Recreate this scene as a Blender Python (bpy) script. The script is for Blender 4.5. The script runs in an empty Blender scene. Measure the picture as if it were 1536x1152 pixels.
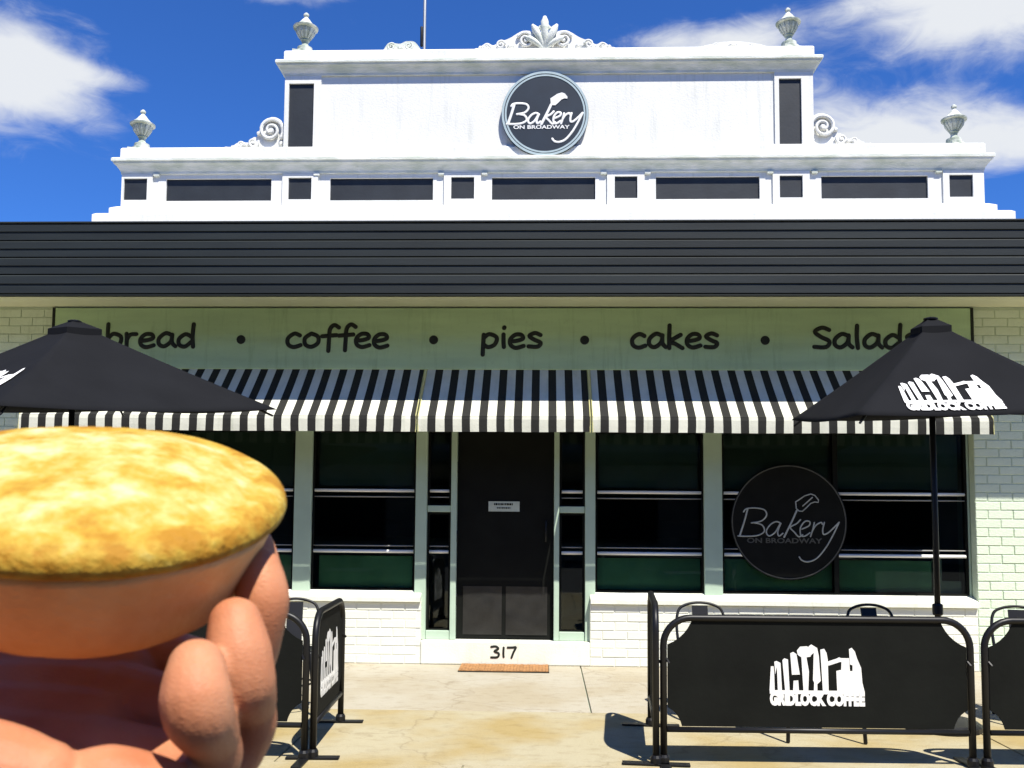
import bpy, bmesh, math, random
from mathutils import Vector, Matrix, noise, Euler
R = math.radians
random.seed(7)
SC = bpy.context.scene
COL = SC.collection

# ------------------------------------------------------------------ camera
YAW, PITCH, ROLL = R(-2.0), R(4.2), R(0.45)
fwd = Vector((math.sin(YAW)*math.cos(PITCH), math.cos(YAW)*math.cos(PITCH), math.sin(PITCH)))
rt0 = Vector((math.cos(YAW), -math.sin(YAW), 0)); up0 = rt0.cross(fwd)
rt = rt0*math.cos(ROLL) + up0*math.sin(ROLL); up = -rt0*math.sin(ROLL) + up0*math.cos(ROLL)
cd = bpy.data.cameras.new('camera'); cam = bpy.data.objects.new('camera', cd); COL.objects.link(cam)
cam.matrix_world = Matrix(((rt.x, up.x, -fwd.x, 0), (rt.y, up.y, -fwd.y, 0), (rt.z, up.z, -fwd.z, 1.5), (0, 0, 0, 1)))
cd.sensor_width = 36; cd.lens = 36*1400/1536; cd.shift_y = (663-576)/1536
cd.clip_start = 0.02; cd.clip_end = 2000
cd.dof.use_dof = True; cd.dof.focus_distance = 8.0; cd.dof.aperture_fstop = 34
SC.camera = cam

# ------------------------------------------------------------------ sun, sky, exposure
SUN = Vector((0.28, -0.50, 1.0)).normalized()
sl = bpy.data.lights.new('sun', 'SUN'); sl.energy = 5.0; sl.angle = R(0.5); sl.color = (1.0, 0.95, 0.86)
so = bpy.data.objects.new('sun', sl); COL.objects.link(so)
so.rotation_euler = SUN.to_track_quat('Z', 'Y').to_euler(); so.location = (5, -8, 18)
W = bpy.data.worlds.new('World'); SC.world = W; W.use_nodes = True
nt = W.node_tree; nt.nodes.clear()
def wn(t, **k):
    n = nt.nodes.new(t)
    for a, b in k.items(): setattr(n, a, b)
    return n
def wm(op, a, b=None, c=None):
    n = wn('ShaderNodeMath', operation=op)
    for i, v in enumerate((a, b, c)):
        if v is None: continue
        if isinstance(v, (int, float)): n.inputs[i].default_value = v
        else: nt.links.new(v, n.inputs[i])
    return n.outputs[0]
sky = wn('ShaderNodeTexSky', sky_type='NISHITA', sun_disc=False)
sky.sun_elevation = math.asin(SUN.z); sky.sun_rotation = math.atan2(SUN.x, SUN.y)
sky.altitude = 1500; sky.air_density = 1.0; sky.dust_density = 0.2; sky.ozone_density = 3.5
tc = wn('ShaderNodeTexCoord'); sp = wn('ShaderNodeSeparateXYZ'); nt.links.new(tc.outputs['Generated'], sp.inputs[0])
X, Y, Z = sp.outputs
az = wm('ARCTAN2', X, Y); el = wm('ARCSINE', Z)
cv = wn('ShaderNodeCombineXYZ'); nt.links.new(az, cv.inputs[0]); nt.links.new(wm('MULTIPLY', el, 2.3), cv.inputs[1])
mp = wn('ShaderNodeMapping'); mp.inputs['Rotation'].default_value = (0, 0, R(24)); mp.inputs['Location'].default_value = (3.1, 1.7, 0.4)
nt.links.new(cv.outputs[0], mp.inputs[0])
def fbm(scale, detail, rough, dist=0.0):
    n = wn('ShaderNodeTexNoise'); n.inputs['Scale'].default_value = scale; n.inputs['Detail'].default_value = detail
    n.inputs['Roughness'].default_value = rough; n.inputs['Distortion'].default_value = dist
    nt.links.new(mp.outputs[0], n.inputs['Vector']); return n.outputs[0]
n1 = fbm(4.5, 9, 0.58, 0.6); n2 = fbm(17, 6, 0.6, 0.8)
dens = wm('ADD', wm('MULTIPLY', wm('SUBTRACT', n1, 0.5), 0.85), wm('MULTIPLY', wm('SUBTRACT', n2, 0.5), 0.45))
# the clouds that stand over the street: azimuth, elevation, half widths (degrees), weight
for a, e, sa, se, w in [(-32.5, 22.6, 5.6, 2.9, 0.80), (-29.5, 23.2, 3.2, 1.5, 0.25), (-25.5, 23.3, 3.0, 0.7, 0.30), (-17.0, 29.6, 4.2, 1.3, 0.62),
                        (26.0, 27.0, 5.8, 2.7, 0.85), (20.0, 28.4, 3.6, 1.6, 0.30), (20.5, 20.6, 6.0, 2.0, 0.68), (27.5, 19.4, 6.0, 1.6, 0.50),
                        (10.5, 26.9, 6.0, 1.2, 0.55), (16.5, 23.0, 2.0, 1.8, 0.22), (31, 23.2, 3, 1.2, 0.25)]:
    da = wm('DIVIDE', wm('SUBTRACT', az, R(a)), R(sa)); de = wm('DIVIDE', wm('SUBTRACT', el, R(e)), R(se))
    d2 = wm('ADD', wm('MULTIPLY', da, da), wm('MULTIPLY', de, de))
    dens = wm('ADD', dens, wm('MULTIPLY', wm('EXPONENT', wm('MULTIPLY', d2, -1.0)), w))
mr = wn('ShaderNodeMapRange', interpolation_type='SMOOTHSTEP'); nt.links.new(dens, mr.inputs[0])
mr.inputs[1].default_value = 0.14; mr.inputs[2].default_value = 0.66; mr.inputs[3].default_value = 0; mr.inputs[4].default_value = 0.97
vis = wm('MULTIPLY', mr.outputs[0], wm('MINIMUM', wm('MAXIMUM', wm('MULTIPLY', el, 6.0), 0.0), 1.0))
bgs = wn('ShaderNodeBackground'); bgs.inputs[1].default_value = 0.08
tint = wn('ShaderNodeMix', data_type='RGBA', blend_type='MULTIPLY'); tint.inputs['Factor'].default_value = 1.0
nt.links.new(sky.outputs[0], tint.inputs['A']); tint.inputs['B'].default_value = (0.36, 0.75, 1.38, 1)
nt.links.new(tint.outputs['Result'], bgs.inputs[0])
bgc = wn('ShaderNodeBackground'); bgc.inputs[0].default_value = (0.93, 0.96, 1.0, 1); bgc.inputs[1].default_value = 0.56
mx = wn('ShaderNodeMixShader'); nt.links.new(vis, mx.inputs[0]); nt.links.new(bgs.outputs[0], mx.inputs[1]); nt.links.new(bgc.outputs[0], mx.inputs[2])
wo = wn('ShaderNodeOutputWorld'); nt.links.new(mx.outputs[0], wo.inputs[0])
SC.view_settings.view_transform = 'Standard'; SC.view_settings.look = 'None'
SC.view_settings.gamma = 1.0; SC.view_settings.exposure = 0.68
SC.cycles.max_bounces = 6; SC.cycles.diffuse_bounces = 3; SC.cycles.use_denoising = True

# ------------------------------------------------------------------ materials
def mat(name, col, rough=0.6, var=0.12, scale=3.0, bump=0.0, bscale=40.0, metal=0.0, spec=0.4, col2=None, thr=(0.45, 0.62), detail=6, stretch=(1, 1, 1), grit=0.0, streak=0.0):
    m = bpy.data.materials.new(name); m.use_nodes = True
    t = m.node_tree; b = t.nodes['Principled BSDF']
    def N(k): return t.nodes.new(k)
    b.inputs['Roughness'].default_value = rough; b.inputs['Metallic'].default_value = metal; b.inputs['Specular IOR Level'].default_value = spec
    tcn = N('ShaderNodeTexCoord'); mpn = N('ShaderNodeMapping'); mpn.inputs['Scale'].default_value = stretch
    t.links.new(tcn.outputs['Object'], mpn.inputs[0])
    nz = N('ShaderNodeTexNoise'); nz.inputs['Scale'].default_value = scale; nz.inputs['Detail'].default_value = detail
    t.links.new(mpn.outputs[0], nz.inputs['Vector'])
    rp = N('ShaderNodeValToRGB'); e = rp.color_ramp.elements
    c1 = tuple(max(0, x*(1-var)) for x in col); c2 = tuple(min(1, x*(1+var)) for x in col)
    if col2: c1, c2 = col2, col
    e[0].position, e[1].position = thr if col2 else (0.3, 0.7)
    e[0].color = (*c1, 1); e[1].color = (*c2, 1)
    t.links.new(nz.outputs[0], rp.inputs[0]); out = rp.outputs[0]
    def overlay(out, sc, st, lo, p0, p1, det=4):      # multiply by a second, worn-looking noise
        mq = N('ShaderNodeMapping'); mq.inputs['Scale'].default_value = st; t.links.new(tcn.outputs['Object'], mq.inputs[0])
        g = N('ShaderNodeTexNoise'); g.inputs['Scale'].default_value = sc; g.inputs['Detail'].default_value = det; g.inputs['Roughness'].default_value = 0.7; t.links.new(mq.outputs[0], g.inputs['Vector'])
        r2 = N('ShaderNodeValToRGB'); q = r2.color_ramp.elements; q[0].position, q[1].position = p0, p1; q[0].color = (*lo, 1); q[1].color = (1, 1, 1, 1); t.links.new(g.outputs[0], r2.inputs[0])
        x = N('ShaderNodeMix'); x.data_type = 'RGBA'; x.blend_type = 'MULTIPLY'; x.inputs['Factor'].default_value = 1.0
        t.links.new(out, x.inputs['A']); t.links.new(r2.outputs[0], x.inputs['B']); return x.outputs['Result']
    if grit:
        out = overlay(out, 160, (1, 1, 1), (1-grit,)*3, 0.36, 0.52); out = overlay(out, 7, (1, 1.6, 1), (1-grit*0.7, 1-grit*0.8, 1-grit), 0.34, 0.50, 10)
        v = N('ShaderNodeTexVoronoi'); v.feature = 'DISTANCE_TO_EDGE'; v.inputs['Scale'].default_value = 0.55
        wv = N('ShaderNodeTexNoise'); wv.inputs['Scale'].default_value = 3.0; wv.inputs['Detail'].default_value = 6; t.links.new(tcn.outputs['Object'], wv.inputs['Vector'])
        ad = N('ShaderNodeVectorMath'); ad.operation = 'MULTIPLY_ADD'; ad.inputs[1].default_value = (0.5, 0.5, 0.5); t.links.new(wv.outputs['Color'], ad.inputs[0]); t.links.new(tcn.outputs['Object'], ad.inputs[2]); t.links.new(ad.outputs[0], v.inputs['Vector'])
        r3 = N('ShaderNodeValToRGB'); q = r3.color_ramp.elements; q[0].position, q[1].position = 0.0, 0.007; q[0].color = (0.45, 0.38, 0.30, 1); q[1].color = (1, 1, 1, 1); t.links.new(v.outputs['Distance'], r3.inputs[0])
        x = N('ShaderNodeMix'); x.data_type = 'RGBA'; x.blend_type = 'MULTIPLY'; x.inputs['Factor'].default_value = 0.38; t.links.new(out, x.inputs['A']); t.links.new(r3.outputs[0], x.inputs['B']); out = x.outputs['Result']
    if streak:
        out = overlay(out, 3.0, (5, 1, 0.45), (1-streak, 1-streak*0.9, 1-streak*1.1), 0.33, 0.47, 8); out = overlay(out, 26, (1, 1, 1), (1-streak*0.5,)*3, 0.30, 0.42, 6)
    t.links.new(out, b.inputs['Base Color'])
    if bump:
        bz = N('ShaderNodeTexNoise'); bz.inputs['Scale'].default_value = bscale; bz.inputs['Detail'].default_value = 5
        t.links.new(mpn.outputs[0], bz.inputs['Vector'])
        bn = N('ShaderNodeBump'); bn.inputs['Strength'].default_value = bump; bn.inputs['Distance'].default_value = 0.01
        t.links.new(bz.outputs[0], bn.inputs['Height']); t.links.new(bn.outputs[0], b.inputs['Normal'])
    return m
M = {}
M['stucco_urn'] = mat('grey_stucco', (0.62, 0.64, 0.57), 0.85, 0, 9.0, 0.5, 45, col2=(0.30, 0.35, 0.28), thr=(0.36, 0.58))
M['stucco'] = mat('white_stucco', (0.745, 0.745, 0.705), 0.75, 0.04, 2.0, 0.25, 60, streak=0.13)
M['stucco_old'] = mat('weathered_stucco', (0.78, 0.79, 0.74), 0.8, 0, 5.0, 0.4, 45, col2=(0.55, 0.59, 0.50), thr=(0.34, 0.66), stretch=(1, 1, 3))
M['paint'] = mat('pale_mint_paint', (0.43, 0.55, 0.43), 0.55, 0.06, 4.0, 0.15, 70)
M['brick'] = mat('painted_brick', (0.66, 0.755, 0.59), 0.7, 0.05, 6.0, 0.5, 55, streak=0.12)
M['mortar'] = mat('painted_mortar', (0.57, 0.665, 0.50), 0.85, 0.06, 9.0, 0.5, 80)
M['wallwhite'] = mat('white_wall_paint', (0.76, 0.77, 0.67), 0.6, 0.05, 5.0, 0.2, 60, streak=0.10)
M['board'] = mat('sage_board', (0.44, 0.60, 0.36), 0.6, 0.08, 2.2, 0.12, 50, stretch=(0.6, 1, 4), streak=0.16)
M['soffit'] = mat('soffit_paint', (0.74, 0.75, 0.54), 0.7, 0.06, 3.0, 0.1)
M['char'] = mat('charcoal_cladding', (0.014, 0.019, 0.0195), 0.6, 0.25, 1.5, 0.1, 30, stretch=(0.5, 1, 6))
M['panel'] = mat('charcoal_panel', (0.018, 0.022, 0.027), 0.55, 0.2, 5.0, 0.1)
M['black'] = mat('black_steel', (0.008, 0.008, 0.0085), 0.42, 0.2, 8.0, spec=0.3)
M['banner'] = mat('black_banner', (0.007, 0.0078, 0.0065), 0.85, 0.25, 3.0, 0.15, 25, spec=0.12)
M['canvas'] = mat('black_canvas', (0.0095, 0.010, 0.0115), 0.9, 0.15, 2.5, 0.2, 12, spec=0.12)
M['sblack'] = mat('awning_black', (0.012, 0.012, 0.0095), 0.85, 0.15, 6.0, 0.2, 60)
M['swhite'] = mat('awning_white', (0.62, 0.625, 0.52), 0.85, 0.08, 4.0, 0.2, 60, streak=0.12)
M['print'] = mat('white_print', (0.80, 0.80, 0.77), 0.7, 0.04, 20.0)
M['printgrey'] = mat('grey_decal', (0.42, 0.44, 0.40), 0.6, 0.2, 12.0)
M['ringdim'] = mat('dim_decal_ring', (0.085, 0.085, 0.07), 0.6, 0.15, 12.0)
M['decal'] = mat('dark_decal', (0.009, 0.0095, 0.008), 0.8, 0.2, 6.0, spec=0.12)
M['navy'] = mat('navy_sign', (0.012, 0.021, 0.034), 0.5, 0.15, 6.0)
M['ring'] = mat('sign_ring', (0.38, 0.47, 0.49), 0.5, 0.1, 10.0)
M['ink'] = mat('black_lettering', (0.010, 0.013, 0.009), 0.6, 0.1, 10.0)
M['door'] = mat('dark_door', (0.006, 0.0068, 0.0055), 0.7, 0.2, 5.0, spec=0.12)
M['kick'] = mat('kick_plate', (0.020, 0.020, 0.019), 0.32, 0.3, 7.0, 0.5, 6)
M['room'] = mat('dim_room', (0.34, 0.34, 0.30), 0.9, 0.2, 1.0)
M['green'] = mat('green_window_film', (0.42, 0.85, 0.52), 0.5, 0.2, 2.5)
M['chrome'] = mat('polished_rail', (0.78, 0.78, 0.76), 0.22, 0.03, 5.0, metal=1.0)
M['railwhite'] = mat('white_rail', (0.84, 0.84, 0.80), 0.35, 0.03, 5.0)
M['railgrey'] = mat('grey_rail', (0.30, 0.30, 0.28), 0.4, 0.05, 5.0)
M['blind'] = mat('grey_blind', (0.20, 0.25, 0.22), 0.8, 0.15, 2.0)
M['conc'] = mat('pale_concrete', (0.42, 0.385, 0.30), 0.85, 0, 1.1, 0.3, 90, col2=(0.375, 0.325, 0.225), thr=(0.38, 0.60), detail=9, grit=0.22)
M['concy'] = mat('yellowed_concrete', (0.405, 0.36, 0.235), 0.85, 0, 1.3, 0.35, 90, col2=(0.36, 0.275, 0.115), thr=(0.33, 0.56), detail=9, grit=0.22)
M['road'] = mat('asphalt', (0.05, 0.05, 0.052), 0.9, 0.25, 4.0, 0.5, 150)
M['oldbrick'] = mat('dark_brick', (0.30, 0.22, 0.17), 0.85, 0.2, 2.0)
M['mat'] = mat('coir_mat', (0.38, 0.19, 0.07), 0.95, 0.25, 30.0, 0.8, 180)
M['plate'] = mat('pale_plate', (0.50, 0.56, 0.48), 0.5, 0.08, 9.0)
M['zinc'] = mat('zinc_roof', (0.35, 0.36, 0.36), 0.5, 0.1, 2.0, metal=0.6)
M['seam'] = mat('cream_seam', (0.50, 0.48, 0.22), 0.7, 0.1, 9.0)
def glass():
    m = bpy.data.materials.new('window_glass'); m.use_nodes = True; t = m.node_tree; t.nodes.clear()
    o = t.nodes.new('ShaderNodeOutputMaterial'); a = t.nodes.new('ShaderNodeBsdfTransparent'); a.inputs[0].default_value = (0.62, 0.70, 0.66, 1)
    g = t.nodes.new('ShaderNodeBsdfGlossy'); g.inputs['Roughness'].default_value = 0.02
    f = t.nodes.new('ShaderNodeFresnel'); f.inputs[0].default_value = 1.5; x = t.nodes.new('ShaderNodeMixShader')
    t.links.new(f.outputs[0], x.inputs[0]); t.links.new(a.outputs[0], x.inputs[1]); t.links.new(g.outputs[0], x.inputs[2]); t.links.new(x.outputs[0], o.inputs[0])
    return m
M['glass'] = glass()

# ------------------------------------------------------------------ helpers
class MB:
    """collects shapes, builds one mesh object"""
    def __init__(s): s.v = []; s.f = []; s.mi = []
    def add(s, vs, fs, mi=0):
        b = len(s.v); s.v += [tuple(v) for v in vs]; s.f += [tuple(b+i for i in f) for f in fs]; s.mi += [mi]*len(fs); return s
    def box(s, x0, x1, y0, y1, z0, z1, mi=0):
        return s.add([(x0, y0, z0), (x1, y0, z0), (x1, y1, z0), (x0, y1, z0), (x0, y0, z1), (x1, y0, z1), (x1, y1, z1), (x0, y1, z1)],
                     [(0, 3, 2, 1), (4, 5, 6, 7), (0, 1, 5, 4), (1, 2, 6, 5), (2, 3, 7, 6), (3, 0, 4, 7)], mi)
    def rings(s, rs, cap=True, mi=0):
        n = len(rs[0]); vs = [p for r in rs for p in r]; fs = []
        for i in range(len(rs)-1):
            for j in range(n):
                k = (j+1) % n; fs.append((i*n+j, i*n+k, (i+1)*n+k, (i+1)*n+j))
        if cap: fs.append(tuple(range(n-1, -1, -1))); fs.append(tuple((len(rs)-1)*n+j for j in range(n)))
        return s.add(vs, fs, mi)
    def lathe(s, prof, c, n=16, m=None, mi=0):
        rs = []
        for r, z in prof:
            ring = [Vector((r*math.cos(2*math.pi*j/n), r*math.sin(2*math.pi*j/n), z)) for j in range(n)]
            if m: ring = [m @ p for p in ring]
            rs.append([p+Vector(c) for p in ring])
        return s.rings(rs, True, mi)
    def tube(s, pts, r, n=8, flat=1.0, nrm=None, mi=0, roundend=True):
        """tube along pts; radius r (number or list); flat squashes it along nrm"""
        P = [Vector(p) for p in pts]; m = len(P)
        rr = list(r) if isinstance(r, (list, tuple)) else [r]*m
        if roundend and m > 1:
            d0 = (P[0]-P[1]).normalized(); d1 = (P[-1]-P[-2]).normalized()
            P = [P[0]+d0*rr[0]*0.9, P[0]+d0*rr[0]*0.5]+P+[P[-1]+d1*rr[-1]*0.5, P[-1]+d1*rr[-1]*0.9]
            rr = [rr[0]*0.35, rr[0]*0.85]+rr+[rr[-1]*0.85, rr[-1]*0.35]
        ref = Vector(nrm) if nrm is not None else None; rs = []; u = None
        for i, p in enumerate(P):
            t = (P[min(i+1, len(P)-1)]-P[max(i-1, 0)]).normalized()
            if ref is not None: u = t.cross(ref).normalized(); w = ref
            else:
                if u is None:
                    u = t.cross(Vector((0.3, 0.2, 0.93))).normalized()
                else: u = (u-t*u.dot(t)).normalized()
                w = u.cross(t)
            rs.append([p+u*rr[i]*math.cos(2*math.pi*j/n)+w*rr[i]*flat*math.sin(2*math.pi*j/n) for j in range(n)])
        return s.rings(rs, True, mi)
    def prism(s, poly, t0, t1, fn, mi=0):
        """extrude a 2-d polygon; fn(u, v, t) gives the point"""
        n = len(poly); vs = [fn(u, v, t0) for u, v in poly]+[fn(u, v, t1) for u, v in poly]
        return s.add(vs, [tuple(range(n)), tuple(range(2*n-1, n-1, -1))]+[(j, j+n, (j+1) % n+n, (j+1) % n) for j in range(n)], mi)
    def build(s, name, m, parent=None, smooth=False, bevel=0.0, fix=True):
        me = bpy.data.meshes.new(name); me.from_pydata(s.v, [], s.f)
        ms = m if isinstance(m, (list, tuple)) else [m]
        for q in ms: me.materials.append(M[q] if isinstance(q, str) else q)
        if len(ms) > 1: me.polygons.foreach_set('material_index', s.mi)
        if fix:
            bm = bmesh.new(); bm.from_mesh(me); bmesh.ops.recalc_face_normals(bm, faces=bm.faces); bm.to_mesh(me); bm.free()
        if smooth: me.polygons.foreach_set('use_smooth', [True]*len(me.polygons))
        o = bpy.data.objects.new(name, me); COL.objects.link(o)
        if parent: o.parent = parent
        if bevel:
            b = o.modifiers.new('bevel', 'BEVEL'); b.width = bevel; b.segments = 2; b.limit_method = 'ANGLE'
        return o
def tag(o, label=None, cat=None, group=None, kind=None):
    for k, v in (('label', label), ('category', cat), ('group', group), ('kind', kind)):
        if v: o[k] = v
    return o
def thing(name, label, cat, loc=(0, 0, 0), rz=0, group=None):
    o = bpy.data.objects.new(name, None); COL.objects.link(o); o.location = loc; o.rotation_euler = (0, 0, rz); o.empty_display_size = 0.1
    return tag(o, label, cat, group)
def copy_thing(root, loc, rz, label=None):
    r = root.copy(); COL.objects.link(r); r.location = loc; r.rotation_euler = (0, 0, rz)
    if label: r['label'] = label
    for ch in list(root.children):
        c = ch.copy(); COL.objects.link(c); c.parent = r
        for g in list(ch.children):
            d = g.copy(); COL.objects.link(d); d.parent = c
    return r
def smooth_path(pts, k=6, closed=False):
    P = [Vector(p) for p in pts]
    if len(P) < 3: return P
    out = []; n = len(P)
    for i in range(n if closed else n-1):
        a, b, c, d = (P[(i-1) % n], P[i], P[(i+1) % n], P[(i+2) % n]) if closed else (P[max(i-1, 0)], P[i], P[i+1], P[min(i+2, n-1)])
        for j in range(k):
            t = j/k
            out.append(0.5*((2*b)+(c-a)*t+(2*a-5*b+4*c-d)*t*t+(3*b-a-3*c+d)*t**3))
    if not closed: out.append(P[-1])
    return out
def jit(a): return random.uniform(-a, a)

D = 9.2            # the shopfront's face
# ------------------------------------------------------------------ ground
tag(MB().add([(-600, -600, -0.16), (600, -600, -0.16), (600, 600, -0.16), (-600, 600, -0.16)], [(0, 1, 2, 3)]).build('road', 'road'), kind='structure')
fp = tag(MB().box(-14, 14, 1.42, 9.3, -0.15, -0.022).build('footpath', 'mortar'), kind='structure')
rows = [(7.12, 9.29, 'conc', 0.36, 2.5), (5.64, 7.112, 'concy', 3.0, 4.6), (4.10, 5.632, 'concy', -0.47, 2.6), (2.60, 4.092, 'concy', 0.5, 2.6), (1.42, 2.592, 'concy', 0.5, 2.6)]
for y0, y1, m, x0, w in rows:
    k0 = int((-14-x0)//w)
    for k in range(k0, k0+13):
        a, b = max(-14, x0+k*w+0.005), min(14, x0+(k+1)*w-0.005)
        if b-a < 0.2: continue
        dz = jit(0.0015)
        MB().box(a, b, y0, y1, -0.024, dz).build('slab', m, fp, bevel=0.004)
tag(MB().box(-14, 14, 1.24, 1.415, -0.16, 0.0).build('kerb', 'conc', bevel=0.02), kind='structure')

# ------------------------------------------------------------------ building
B = thing('bakery_building', 'white single storey bakery with stepped parapet, dark panels and wide shop windows', 'building', (0, D, 0))
Bi = B.matrix_world.copy()
def bpart(mb, name, m, parent=None, **k):
    """parts are modelled in street coordinates and parented to the building's foot"""
    o = mb.build(name, m, parent or B, **k)
    if parent is None: o.matrix_parent_inverse = Matrix.Translation((0, -D, 0))
    return o
XL, XR = -4.95, 4.17
wr = bpart(MB().box(XR, 12, D+0.007, D+0.40, 0, 3.6), 'wall', 'mortar')
wl = bpart(MB().box(-12, XL, D+0.007, D+0.40, 0, 3.6), 'wall', 'mortar')
ur = bpart(MB().box(0.452, XR-0.003, D+0.005, D+0.30, 0, 0.60), 'wall', 'wallwhite')
ul = bpart(MB().box(XL+0.003, -1.202, D+0.005, D+0.30, 0, 0.60), 'wall', 'wallwhite')
bpart(MB().box(XL+0.003, XR-0.003, D+0.02, D+0.40, 2.36, 3.6), 'upper_wall', 'brick')
bpart(MB().box(-1.2, 0.45, D-0.012, D+0.40, 0, 0.228), 'door_step', 'wallwhite', bevel=0.012)
bpart(MB().box(-12, 12, D+0.401, 15, 3.3, 3.58).box(-12, -11.8, D+0.401, 15, 0, 3.298).box(11.8, 12, D+0.401, 15, 0, 3.298).box(-11.798, 11.798, 14.8, 15, 0, 3.298), 'roof', 'zinc')
rm = MB()   # dim shop room behind the glass
rx0, rx1, ry0, ry1, rz0, rz1 = -5.2, 4.5, D+0.42, 13.6, 0.16, 2.95
rm.box(rx0, rx1, ry0, ry1, rz0-0.1, rz0).box(rx0, rx1, ry0, ry1, rz1, rz1+0.1).box(rx0, rx1, ry1, ry1+0.1, rz0, rz1).box(rx0-0.1, rx0, ry0, ry1, rz0, rz1).box(rx1, rx1+0.1, ry0, ry1, rz0, rz1)
rm.box(-4.2, 3.6, 12.0, 12.6, rz0, 1.15).box(-4.0, 3.4, 13.2, 13.55, 1.3, 1.36).box(-4.0, 3.4, 13.2, 13.55, 1.8, 1.86)
bpart(rm, 'shop_room', 'room')

# unseen shop row added across the road to cut sky fill and darken reflections
op = thing('added_shop_row', 'unseen dark brick shop row added across the road to block sky light and darken the bakery windows', 'building', (0, -13, -0.16))
MB().box(-34, 34, -8, 0, 0, 7.6).box(-34.1, 34.1, -8.1, 0.12, 7.6, 7.9).build('wall', 'oldbrick', op)
for k in range(14):
    x = -31+k*4.6
    MB().box(x, x+1.3, 0.002, 0.05, 4.4, 6.4).build('upper_window', 'door', op); MB().box(x-0.6, x+2.6, 0.002, 0.06, 0.6, 2.7).build('shop_window', 'door', op)
MB().box(-34, 34, 0.13, 2.6, 3.2, 3.5).build('street_awning', 'char', op)

# bricks: each laid on its wall
bw, bh, bl = 0.23, 0.076, 0.0095
def brick_mesh(w, m):
    mb = MB(); c = 0.0035; x0, x1, z0, z1 = -w/2, w/2, -bh/2, bh/2
    mb.rings([[(x0, 0.02, z0), (x1, 0.02, z0), (x1, 0.02, z1), (x0, 0.02, z1)], [(x0, 0.004, z0), (x1, 0.004, z0), (x1, 0.004, z1), (x0, 0.004, z1)],
              [(x0+c, 0, z0+c), (x1-c, 0, z0+c), (x1-c, 0, z1-c), (x0+c, 0, z1-c)]])
    o = mb.build('brick', m); me = o.data; bpy.data.objects.remove(o); return me
BM = {}
stuffb = MB()
def lay(wall, x0, x1, z0, z1, keep):
    pit = bh+bl; n = int((z1-z0)/pit)
    for i in range(n):
        z = z0+pit*(i+0.5); x = x0-(0.12 if i % 2 else 0.0)
        while x < x1-0.02:
            a, b = max(x, x0), min(x+bw, x1); x += bw+bl
            if b-a < 0.04: continue
            w = round(b-a, 2); cx = (a+b)/2
            if keep(cx, z):
                m = 'wallwhite' if z1 < 1 else 'brick'
                if (w, m) not in BM: BM[(w, m)] = brick_mesh(w, m)
                o = bpy.data.objects.new('brick', BM[(w, m)]); COL.objects.link(o); o.parent = wall
                o.matrix_parent_inverse = Matrix.Identity(4)
                o.location = (cx, D+jit(0.0018), z+jit(0.0012)); o.rotation_euler = (jit(0.012), jit(0.004), jit(0.006))
            else:
                q = D+jit(0.0018); stuffb.box(cx-w/2, cx+w/2, q, D+0.02, z-bh/2, z+bh/2)
lay(wr, XR+0.002, 7.0, 0, 3.55, lambda x, z: x < 4.8 and z < 3.5)
lay(wl, -7.0, XL-0.002, 0, 3.55, lambda x, z: False)
lay(ur, 0.455, XR-0.004, 0, 0.60, lambda x, z: True)
lay(ul, XL+0.004, -1.205, 0, 0.60, lambda x, z: x > -2.6)
tag(bpart(stuffb, 'brickwork', 'brick'), kind='stuff')

# sills
def sill(x0, x1):
    prof = [(D+0.15, 0.715), (D-0.030, 0.652), (D-0.036, 0.645), (D-0.036, 0.603), (D-0.02, 0.600), (D+0.15, 0.602)]
    bpart(MB().prism(prof, x0, x1, lambda a, b, t: (t, a, b)), 'window_sill', 'wallwhite')
sill(0.456, XR-0.004); sill(XL+0.004, -1.206)
# columns, jambs and transoms of the shopfront
GY = D+0.13
def post(x0, x1, z0=0.62, y0=D+0.07, name='column'):
    bpart(MB().box(x0, x1, y0, D+0.24, z0, 2.358), name, 'paint', bevel=0.006)
post(-2.50, -2.325); post(-1.278, -1.165, 0.23, D+0.055); post(0.405, 0.505, 0.23, D+0.055); post(1.575, 1.752); post(4.142, 4.166, 0.63, D+0.11)
post(XL+0.004, XL+0.05, 0.63, D+0.11)
post(-0.925, -0.868, 0.23, D+0.06, 'door_jamb'); post(0.098, 0.150, 0.23, D+0.06, 'door_jamb')
for a, b in ((-1.163, -0.927), (0.152, 0.403)):
    bpart(MB().box(a, b, D+0.085, D+0.16, 1.480, 1.545), 'transom', 'paint', bevel=0.005)
    bpart(MB().box(a, b, D+0.075, D+0.16, 0.23, 0.315), 'bottom_rail', 'paint', bevel=0.005)
bpart(MB().box(XL+0.05, 4.14, D+0.06, D+0.24, 2.30, 2.357), 'window_head', 'paint')
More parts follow.
